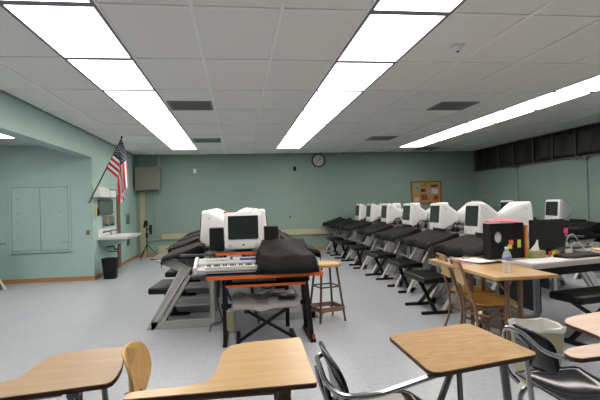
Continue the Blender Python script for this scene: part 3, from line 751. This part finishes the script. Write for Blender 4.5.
# ---- wood table with two chairs
tw = math.radians(.5)
t = thing('wood_table', 'long table with light wood laminate top and tan metal legs', 'table', (2.13, 3.88, 0), tw)
tp = obj('tabletop', MB().box(-.29, .20, -.61, .61, .715, .74), TABLEW, t, bevel=.003); 
for (x, y) in ((-.01, -.28), (.14, -.22), (-.01, .30), (.14, .36)):
    obj('leg', MB().tube([(x, y, .715), (x, y, 0)], .02, 10), BROWNM, t)
for q in (-.29, .31): obj('brace', MB().tube([(-.16, q, .712), (-.01, q, .56)], .011, 8), BROWNM, t)
obj('apron', MB().box(-.22, .14, -.5, .5, .69, .7149), BROWNM, t)
def make_school_chair():        # faces +X
    t = thing('school_chair', '', 'chair')
    b = MB(); b.loft([[(x, y*wd, z) for x, z in ((-.2, .435), (.2, .435), (.21, .447), (.2, .458), (0, .45), (-.2, .455))] for y, wd in ((-1, .19), (1, .19))] if 0 else [[(px_, py_, z) for px_, py_ in rrect(-.2*k, .15*k, -.19*k, .19*k, .06)] for z, k in ((.437, .97), (.447, 1), (.456, .98))])
    obj('seat', b, SEATW, t)
    M = Matrix.Translation((-.285, 0, .68))@Matrix.Rotation(math.radians(-10), 4, 'Y')@Matrix.Rotation(PI/2, 4, 'Y')
    b = MB(); b.prism(rrect(-.095, .095, -.15, .15, .07, 5), -.006, .006, M); obj('backrest', b, BLOND, t, bevel=.003)
    for s in (-1, 1):
        obj('back_leg', MB().tube(fillet([(-.315, s*.15, .785), (-.26, s*.165, .60), (-.20, s*.185, .42), (-.19, s*.19, .22), (-.27, s*.20, 0)], .1), .0125, 8), BROWNM, t)
        obj('front_leg', MB().tube(fillet([(-.21, s*.17, .40), (.08, s*.17, .43), (.13, s*.175, .40), (.18, s*.19, 0)], .05), .0125, 8), BROWNM, t)
        obj('side_stretcher', MB().tube([(-.19, s*.19, .25), (.20, s*.185, .12)], .008, 8), BROWNM, t)
    obj('cross_brace', MB().tube([(-.19, -.18, .3), (.16, .17, .3)], .009, 8).tube([(-.19, .18, .3), (.16, -.17, .3)], .009, 8), BROWNM, t)
    obj('top_rail', MB().tube(fillet([(-.315, -.15, .785), (-.33, 0, .795), (-.315, .15, .785)], .1), .0125, 8), BROWNM, t)
    return t
sc = make_school_chair(); sc.location = (2.15, 3.86, 0); sc.rotation_euler = (0, 0, -.2); sc['label'] = 'wooden school chair with brown metal frame at the table, nearer of two'; sc['group'] = 'chairs at the wood table'
dup(sc, (2.22, 4.30, 0), -.16, 'wooden school chair with brown metal frame at the table, farther of two', 'chairs at the wood table')

# ---- on the wood table
TZ = .7405
t = thing('water_bottle', 'clear plastic water bottle with white cap on the wood table', 'bottle', (2.035, 3.44, TZ))
obj('bottle_body', MB().lathe([(.03, 0), (.033, .006), (.033, .06), (.031, .07), (.033, .08), (.033, .135), (.026, .155), (.013, .175), (.013, .182)], 20), WATER, t)
obj('cap', MB().lathe([(.0145, .18), (.0145, .198), (.013, .2)], 16), WHITEC, t)
obj('bottle_label', MB().use(WHITE).lathe([(.0335, .085), (.0337, .1)], 20).use(RED).lathe([(.0336, .1), (.0336, .108)], 20).use(mat('label_blue', rgb(120, 150, 200), .5)).lathe([(.0336, .108), (.0336, .13)], 20), None, t)
def sheet(nm, x, y, z, ww, hh, rz, M, l, cat='paper', g=None, th=.0012):
    return setp(obj(nm, MB().box(-ww/2, ww/2, -hh/2, hh/2, 0, th, Matrix.Rotation(rz, 4, 'Z')), M, loc=(x, y, z)), l, cat, g)
sheet('blue_folder', 2.04, 4.16, TZ, .24, .3, .5, CYAN, 'cyan folder lowest in the paper pile on the wood table', 'folder', 'papers on the wood table', .003)
sheet('red_folder', 2.08, 4.17, TZ+.0035, .22, .29, .35, mat('red_paper', rgb(190, 60, 70), .6), 'red folder in the paper pile on the wood table', 'folder', 'papers on the wood table', .002)
sheet('black_clipboard', 2.17, 4.12, TZ+.006, .26, .32, .25, BLACK, 'black clipboard under the white sheet on the wood table', 'clipboard', 'papers on the wood table', .003)
sheet('white_sheet', 2.16, 4.15, TZ+.0095, .21, .28, .25, PAPER, 'white sheet on top of the black clipboard on the wood table', 'paper', 'papers on the wood table')
setp(obj('metal_clip', MB().tube(fillet([(-.03, 0, 0), (-.02, 0, .025), (.02, 0, .025), (.03, 0, 0)], .01), .004, 6), STEEL, loc=(2.12, 4.29, TZ+.0105)), 'small metal clip at the far end of the paper pile', 'clip')

# ---- teacher desk
ta = math.radians(14)
t = thing('teacher_desk', 'grey-topped teacher desk with dark underframe beyond the wood table', 'desk', (2.5, 3.83, 0), ta)
obj('desktop', MB().box(0, 1.95, 0, .58, .69, .738), DESKGREY, t, bevel=.006)
obj('apron', MB().box(.05, 1.9, .06, .10, .61, .69), BLACKM, t)
obj('drawer_tray', MB().box(.35, 1.2, .1, .45, .62, .66), BLACKM, t)
for x in (1.12, 1.85): obj('leg', MB().box(x-.035, x+.035, .1, .16, 0, .70), BLACKM, t)
obj('leg', MB().box(.1, .16, .45, .5, 0, .70), BLACKM, t)
TM = Matrix.Translation((2.5, 3.83, .7385))@Matrix.Rotation(ta, 4, 'Z')
def td(x, y, z=0): return tuple(TM@Vector((x, y, z)))
# black file box with round hole and sticky notes
t = thing('file_box', 'black upright file box with a round handle hole on the teacher desk', 'file box', td(.14, .42), .08)
w_, h_ = .178, .335
b = MB(); ring = [(.06*math.cos(k*PI/8)*.7-.095, .205+.055*math.sin(k*PI/8)) for k in range(16)]
outer = []
for k in range(16):
    a = k*PI/8; cx, cz = math.cos(a), math.sin(a); s = 1/max(abs(cx), abs(cz)); outer.append((max(-w_, min(w_, cx*s*w_)), h_/2+cz*s*h_/2))
V = [[b.bm.verts.new((x, y, z)) for x, z in pts] for y, pts in ((0, outer), (0, ring), (.012, ring), (.012, outer))]
for a_, c_ in ((0, 1), (1, 2), (2, 3), (3, 0)):
    for k in range(16): b.face([V[a_][k], V[a_][(k+1) % 16], V[c_][(k+1) % 16], V[c_][k]])
b.box(-w_, -w_+.01, .012, .12, 0, h_); b.box(w_-.01, w_, .012, .12, 0, h_); b.box(-w_, w_, .11, .12, 0, h_-.02); b.box(-w_, w_, .012, .12, 0, .01)
obj('box_shell', b, BLACK, t); obj('hole_rim', MB().tube([(x, -.002, z) for x, z in ring+[ring[0]]], .003, 6), GREYD, t)
setp(obj('white_papers', MB().box(-.16, .02, .0125, .02, .015, .30), PAPER, loc=td(.14, .42)), 'white papers standing inside the black file box, seen through its hole', 'paper')
fb = Vector(td(.14, .42))
def pinkf(u, v): return (-.17+.34*u, -.02+.2*v, .0+.03*math.sin(u*PI)*v+.012*math.sin(v*5+u*4)+.015*abs(u-.5))
b = MB(); b.grid(pinkf, 12, 6); setp(obj('pink_sheet', b, PINK, loc=(fb.x, fb.y, fb.z+h_+.006), thick=.0015), 'curled pink paper lying on top of the black file box', 'paper')
setp(obj('orange_card', MB().box(-.008, .008, -.0, .15, 0, .31), ORG, loc=(fb.x+w_+.022, fb.y-.01, fb.z)), 'orange folder standing against the right side of the file box', 'folder')
setp(obj('green_card', MB().box(-.02, .02, -.002, 0, 0, .05), GREENP, loc=(fb.x+w_+.03, fb.y-.03, fb.z)), 'small bright green card standing by the file box', 'card')
for (x, z, a, c, M, l) in ((.04, .13, .045, .045, SALM, 'salmon sticky note on the black file box'), (.025, .092, .045, .04, YEL, 'yellow sticky note on the file box below the salmon one'), (.125, .10, .035, .075, mat('lime_note', rgb(190, 210, 70), .6), 'tall yellow-green sticky note at the right edge of the file box')):
    setp(obj('sticky_note', MB().box(-a/2, a/2, -.004, -.0025, 0, c), M, loc=(fb.x+x, fb.y+.0+x*.08, fb.z+z)), l, 'sticky note', 'notes on the file box')
sheet('white_sheet', *td(.22, .15), .34, .24, ta-.1, PAPER, 'white paper lying at the left end of the teacher desk', 'paper', None)
sheet('white_sheet', *td(.42, .14, .002), .3, .2, ta+.3, PAPER, 'white paper overlapping another in front of the tissue box', 'paper', None)
t = thing('tissue_box', 'tan patterned tissue box on the teacher desk', 'tissue box', td(.42, .36), ta)
obj('carton', MB().box(-.075, .075, -.06, .06, 0, .065), TISSUE, t, bevel=.002)
b = MB(); b.loft([[(-.05, -.01, .065), (.05, -.01, .065), (.05, .02, .065), (-.05, .02, .065)], [(0, 0, .12), (.045, 0, .12), (.045, .01, .12), (.01, .01, .12)], [(.035, 0, .165), (.045, 0, .165), (.045, .005, .165), (.035, .005, .165)]]); obj('tissue', b, PAPER, t)
# monitor facing the camera
t = thing('monitor', 'black flat monitor on the teacher desk', 'monitor', td(.71, .46), ta*.35)
obj('panel', MB().box(-.2, .2, 0, .025, .045, .35), BLACK, t, bevel=.004); obj('screen_glass', MB().box(-.19, .19, -.002, 0, .06, .34), mat('lcd_dark', rgb(44, 44, 44), .25), t)
obj('stand_foot', MB().box(-.1, .1, -.03, .1, 0, .012).box(-.03, .03, .026, .05, .012, .2), BLACK, t)
mo = Vector(td(.71, .46))
setp(obj('sticky_note', MB().box(-.01, .035, -.004, -.0025, 0, .055), HOT, loc=(mo.x+.18, mo.y, mo.z+.20)), 'hot pink sticky note on the right edge of the black monitor', 'sticky note')
t = thing('computer_keyboard', 'black computer keyboard in front of the monitor', 'keyboard', td(.77, .17), ta)
obj('case', MB().loft([[(x, -.08, 0), (x, .08, 0), (x, .08, .03), (x, -.08, .014)] for x in (-.24, .24)]), BLACK, t, bevel=.003)
b = MB(); T = Matrix.Translation((0, -.08, .0145))@Matrix.Rotation(.1, 4, 'X')
for r_ in range(5):
    for c_ in range(20): b.box(-.228+c_*.0228, -.228+c_*.0228+.019, .012+r_*.028, .034+r_*.028, 0, .006, T)
obj('keys', b, mat('key_black', rgb(30, 30, 32), .5), t)
for (x, y, a, c, M, l, tilt) in ((.61, .31, .045, .05, YEL, 'pale yellow note card below the monitor, left of the orange one', .0), (.665, .31, .045, .05, ORG, 'orange note card standing below the monitor', .1), (.56, .31, .028, .05, mat('red_yellow', rgb(226, 70, 50), .5), 'little red card at the lower left of the monitor', 0), (.79, .29, .1, .065, MINT, 'pale green note card propped against the monitor', 0)):
    setp(obj('note_card', MB().box(-a/2, a/2, -.001, .001, .0, c, Matrix.Rotation(ta, 4, 'Z')@Matrix.Rotation(-.15, 4, 'X')), M, loc=td(x, y, .001)), l, 'card', 'cards below the monitor')
t = thing('mouse', 'black computer mouse at the right of the keyboard', 'mouse', td(1.13, .14), ta)
b = MB(); b.loft([[(x*k, y*k*1.6, z) for x, y in [(.032*math.cos(a*PI/8), .032*math.sin(a*PI/8)) for a in range(16)]] for z, k in ((0, .95), (.012, 1), (.026, .85), (.034, .5))]); obj('mouse_body', b, BLACK, t)
obj('mouse_wheel', MB().lathe([(.007, -.003), (.007, .003)], 10, Matrix.Translation((0, .028, .03))@Matrix.Rotation(PI/2, 4, 'Y')), GREYP, t)
# white cables and adapter heap
WC = mat('white_cable', rgb(196, 196, 192), .4)
cable('white_cable', [td(.95, .45, .02), td(.96, .45, .16), td(1.01, .43, .20), td(1.08, .42, .12), td(1.13, .4, .03)], .005, WC, 'white cable arching beside the black monitor, taller loop')
cable('white_cable', [td(.93, .4, .02), td(.98, .4, .11), td(1.05, .38, .1), td(1.11, .36, .02)], .005, WC, 'white cable beside the black monitor, lower loop')
t = thing('adapter', 'heap of white cables and a power adapter right of the monitor', 'adapter', td(1.1, .34), ta)
obj('brick', MB().box(-.04, .04, -.03, .03, 0, .035), WC, t, bevel=.006)
b = MB(); pts = [(.07*math.cos(k*.8)*(1+.2*math.sin(k)), .05*math.sin(k*.8), .008+.012*math.sin(k*1.7)**2+k*.0015) for k in range(26)]; b.tube(pts, .005, 6); obj('cable_coil', b, WC, t)
sheet('white_sheet', *td(1.42, .2), .24, .3, ta+.2, PAPER, 'white paper at the right edge of the photo on the teacher desk', 'paper', None)
sheet('magenta_folder', *td(1.45, .36), .28, .2, ta, mat('magenta_paper', rgb(190, 70, 130), .6), 'magenta folder edge behind the right hand white paper', 'folder', None, .004)
sheet('yellow_folder', *td(1.5, .47), .3, .16, ta, mat('manila', rgb(206, 178, 120), .6), 'manila folder at the back right of the teacher desk', 'folder', None, .012)
t = dup(bench, (3.2, 3.99, .0), .2, 'black folding piano bench pushed under the teacher desk', 'benches')
t.scale = (1.1, 1, 1.05); t['group'] = 'bench at the teacher desk'

# ---- beige waste bin
t = thing('waste_bin', 'beige square waste bin with a white liner beside the wood table', 'bin', (2.1, 3.2, 0), -.15); t.scale = (.9, .9, 1)
n = 32
def sq2(r, z, e=.3): return [(r*math.copysign(abs(math.cos(2*PI*k/n))**e, math.cos(2*PI*k/n)), r*math.copysign(abs(math.sin(2*PI*k/n))**e, math.sin(2*PI*k/n)), z) for k in range(n)]
obj('bin_body', MB().loft([sq2(.125, 0), sq2(.165, .40), sq2(.155, .40), sq2(.115, .02)]), BINM, t)
b = MB()
def lin_(k, r, z): return [(x*(1+.02*math.sin(i*2.3+k)), y*(1+.02*math.cos(i*1.7+k)), zz+.006*math.sin(i*1.9+k)) for i, (x, y, zz) in enumerate(sq2(r, z))]
b.loft([lin_(0, .168, .375), lin_(1, .171, .40), lin_(2, .168, .41), lin_(3, .152, .408), lin_(4, .14, .3), lin_(5, .12, .1)], cap=False); obj('bin_liner', b, LINER, t, thick=.002)

# ================================================================== FOREGROUND TABLET DESKS
def tablet(outline, z, top, edge, parent, ox, oy, th=.018):
    o = obj('writing_tablet', MB().prism([(x-ox, y-oy) for x, y in outline], z-.004, z), top, parent, bevel=.0015)
    obj('tablet_edge', MB().prism([(x-ox, y-oy) for x, y in outline], z-th, z-.0042), edge, o)
    return o
def desk_frame(t, postX, postY0, postY1, M, armY, z=.70, bx=0, by=0):
    # chair at local origin (centre of seat), faces +X
    r = .0125
    for s in (-1, 1):
        obj('rear_leg', MB().tube(fillet([(-.12, s*.17, .42), (-.16, s*.19, .38), (-.22, s*.21, 0)], .04), r, 8), M, t)
    for s, py in ((-1, postY0), (1, postY1)):
        obj('front_leg', MB().tube(fillet([(-.1, s*.17, .415), (postX-.06, s*.17, .415), (postX-.02, py, .45), (postX, py, z)] if s < 0 else [(-.1, s*.17, .415), (.18, s*.17, .415), (.22, s*.19, .38), (.24, s*.2, 0)], .05), r, 8), M, t)
    obj('support_leg', MB().tube(fillet([(postX+.02, postY0+.01, z), (postX+.03, postY0+.01, 0)], .05), r, 8), M, t)
    obj('support_leg', MB().tube([(postX+.0, postY1, z), (postX+.05, postY1, 0)], r, 8), M, t)
    obj('tablet_rail', MB().box(postX-.01, postX+.03, postY0-.02, postY1+.02, z-.012, z), M, t)
Bo = [(-.368, 1.60), (-.35, 1.616), (-.308, 1.622), (-.203, 1.631), (-.139, 1.65), (-.114, 1.673), (-.093, 1.737), (-.081, 1.879), (-.077, 1.962), (-.053, 2.039), (-.02, 2.075), (.01, 2.093), (.255, 2.125), (.263, 2.118), (.248, 1.586), (.24, 1.576), (-.006, 1.568), (-.226, 1.561), (-.36, 1.557), (-.37, 1.565)]
t = thing('tablet_arm_desk', 'tablet-arm desk with pale maple top and blond chair back in the left foreground', 'school desk', (-.17, 1.88, 0), 0, 'tablet-arm desks in the foreground')
tablet(Bo, .72, MAPLE, DKEDGE, t, -.17, 1.88)
desk_frame(t, .30, -.28, .12, BROWND, -.3)
obj('arm_rail', MB().tube(fillet([(-.24, -.16, .42), (-.26, -.28, .55), (-.2, -.295, .70), (.28, -.295, .70)], .05), .0125, 8), BROWND, t)
def wback(parent, cx, M):
    def f(y, z): return (cx-.10*(z-.56)+.05*(abs(y)/.16)**2, y, z)
    b = MB(); prof = []
    for k in range(28):
        a = 2*PI*k/28; yy = .165*math.copysign(abs(math.cos(a))**.55, math.cos(a)); zz = math.sin(a)
        z = .67+.125*math.copysign(abs(zz)**.75, zz); yy *= (1 if zz > 0 else 1-.30*abs(zz)); prof.append((yy, z))
    secs = []
    for off, k in ((-.006, .97), (-.003, 1), (.003, 1), (.006, .97)): secs.append([tuple(Vector(f(y*k, .67+(z-.67)*k))+Vector((off, 0, 0))) for y, z in prof])
    b.loft(secs); o = obj('backrest', b, M, parent, sharp=70)
    b = MB()
    for y, z in ((-.08, .73), (.08, .73), (-.08, .60), (.08, .60)): p = f(y, z); b.lathe([(.006, 0), (.007, .002), (.003, .005)], 8, Matrix.Translation((p[0]+.006, y, z))@Matrix.Rotation(PI/2, 4, 'Y'))
    obj('bolt', b, BLACKM, o)
    for s in (-1, 1): obj('back_post', MB().tube(fillet([(-.14, s*.13, .415), (cx-.02, s*.12, .45), (cx-.04, s*.1, .58)], .04), .011, 8), BROWND if M != NAVY else CHROME, parent)
wback(t, -.24, BLOND)
obj('seat', MB().loft([[(x*k-.02, y*k, z) for x, y in rrect(-.19, .2, -.19, .19, .07)] for z, k in ((.43, .97), (.437, 1), (.446, .98))]), BLOND, t)

Ao = [(-1.10, 1.60), (-1.08, 1.65), (-1.02, 1.70), (-.93, 1.735), (-.84, 1.795), (-.791, 1.83), (-.785, 1.901), (-.782, 2.03), (-.769, 2.071), (-.75, 2.093), (-.672, 2.13), (-.497, 2.156), (-.467, 2.012), (-.443, 1.875), (-.438, 1.778), (-.443, 1.731), (-.455, 1.714), (-.47, 1.708), (-.626, 1.677), (-.773, 1.65), (-1.0, 1.60), (-1.08, 1.585)]
t = thing('tablet_arm_desk', 'tablet-arm desk with brownish tan top at the left edge of the photo', 'school desk', (-.90, 1.95, 0), 0, 'tablet-arm desks in the foreground')
tablet(Ao, .72, TANL, DKEDGE, t, -.90, 1.95)
desk_frame(t, .33, -.24, .12, STEEL, -.3)
obj('arm_rail', MB().tube(fillet([(-.22, -.19, .42), (-.25, -.32, .55), (-.17, -.325, .70), (.30, -.24, .70)], .05), .0125, 8), STEEL, t)
wback(t, -.235, BLOND)
obj('seat', MB().loft([[(x*k-.02, y*k, z) for x, y in rrect(-.19, .2, -.19, .19, .07)] for z, k in ((.43, .97), (.437, 1), (.446, .98))]), BLOND, t)

def shell(parent, cx, zc=.62, hh=.13, hw=.19):
    def f(y, z): return (cx-.22*(z-.5)+.03*(abs(y)/hw)**2, y, z)
    prof = []
    for k in range(32):
        a = 2*PI*k/32; prof.append((hw*math.copysign(abs(math.cos(a))**.6, math.cos(a)), zc+hh*math.copysign(abs(math.sin(a))**.6, math.sin(a))))
    b = MB(); b.loft([[tuple(Vector(f(y*k, zc+(z-zc)*k))+Vector((off, 0, 0))) for y, z in prof] for off, k in ((-.008, .96), (-.004, 1), (.004, 1), (.008, .96))]); obj('backrest', b, NAVY, parent, sharp=80)
def navyseat(parent, z=.44, sx=.2, sy=.2):
    def f(u, v):
        x = -sx+2*sx*u; y = -sy+2*sy*v; k = max(0, (math.hypot((u-.5)*2, 0))**4); 
        r = 1-.12*((u-.5)*2)**4; y *= r
        return (x, y, z-.03*(1-(2*v-1)**2)*(1-abs(2*u-1)**3)-.05*max(0, u-.85)/.15*.8+.0)
    b = MB(); b.grid(f, 16, 16); obj('seat', b, NAVY, parent, thick=.008, sharp=80)
Co = [(.647, 2.03), (.652, 2.058), (.666, 2.07), (.684, 2.078), (1.05, 2.178), (1.068, 2.178), (1.083, 2.168), (1.09, 2.14), (1.12, 1.75), (1.12, 1.72), (1.112, 1.70), (1.098, 1.69), (.70, 1.590), (.679, 1.586), (.66, 1.592), (.651, 1.606), (.648, 1.63)]
t = thing('tablet_arm_desk', 'oak-grain square tablet desk with navy chair and chrome arm, middle foreground', 'school desk', (.56, 1.80, 0), 0, 'tablet-arm desks in the foreground')
tablet(Co, .72, OAK, DKEDGE, t, .56, 1.80)
shell(t, -.195, .63, .135, .195); navyseat(t, .50, .2, .2)
r = .0125
obj('arm_rail', MB().tube(fillet([(-.215, .14, .70), (-.262, .10, .70), (-.262, -.10, .665), (-.22, -.20, .655), (-.12, -.235, .665), (.14, -.17, .698)], .06), .011, 10), CHROME, t)
for s in (-1, 1):
    obj('back_post', MB().tube(fillet([(-.14, s*.15, .415), (-.205, s*.15, .47), (-.25, s*.13, .60), (-.262, s*.10, .66)], .04), .010, 8), CHROME, t)
    obj('rear_leg', MB().tube(fillet([(-.12, s*.17, .42), (-.16, s*.19, .38), (-.22, s*.21, 0)], .04), r, 8), CHROME, t)
obj('front_leg', MB().tube(fillet([(-.1, .17, .415), (.18, .17, .415), (.22, .19, .38), (.24, .2, 0)], .05), r, 8), CHROME, t)
obj('front_leg', MB().tube(fillet([(-.1, -.15, .415), (.03, -.16, .42), (.12, -.16, .55), (.19, -.15, .70)], .05), r, 8), STEEL, t)
obj('support_leg', MB().tube([(.26, -.06, .69), (.28, -.06, 0)], .011, 8), STEEL, t)
obj('support_leg', MB().tube([(.44, -.06, .69), (.50, -.08, 0)], .016, 8), STEEL, t)
obj('support_leg', MB().tube([(.53, -.07, .69), (.60, -.09, 0)], .011, 8), CHROME, t)
obj('tablet_rail', MB().box(.16, .54, -.08, -.04, .69, .70), STEEL, t)

Eo = [(1.215, 1.65), (1.222, 1.69), (1.239, 1.71), (1.267, 1.73), (1.314, 1.747), (1.436, 1.768), (1.485, 1.80), (1.508, 1.87), (1.515, 1.95), (1.515, 2.04), (1.525, 2.10), (1.573, 2.158), (1.65, 2.2), (1.83, 2.246), (1.86, 1.70), (1.85, 1.69), (1.6, 1.66), (1.318, 1.625), (1.24, 1.618), (1.22, 1.63)]
t = thing('tablet_arm_desk', 'tablet-arm desk with pinkish beige top and navy chair at the right edge', 'school desk', (1.50, 1.98, 0), 0, 'tablet-arm desks in the foreground')
tablet(Eo, .72, PINKL, DKEDGE, t, 1.50, 1.98)
shell(t, -.205, .65, .09, .15); navyseat(t, .475, .2, .2)
obj('arm_rail', MB().tube(fillet([(-.20, .15, .44), (-.255, .16, .50), (-.26, .16, .70), (-.262, .10, .715), (-.255, 0, .715), (-.235, -.10, .665), (-.21, -.22, .665), (-.15, -.29, .698), (.12, -.3, .698)], .04), .011, 10), CHROME, t)
desk_frame(t, .30, -.27, .12, CHROME, -.3)
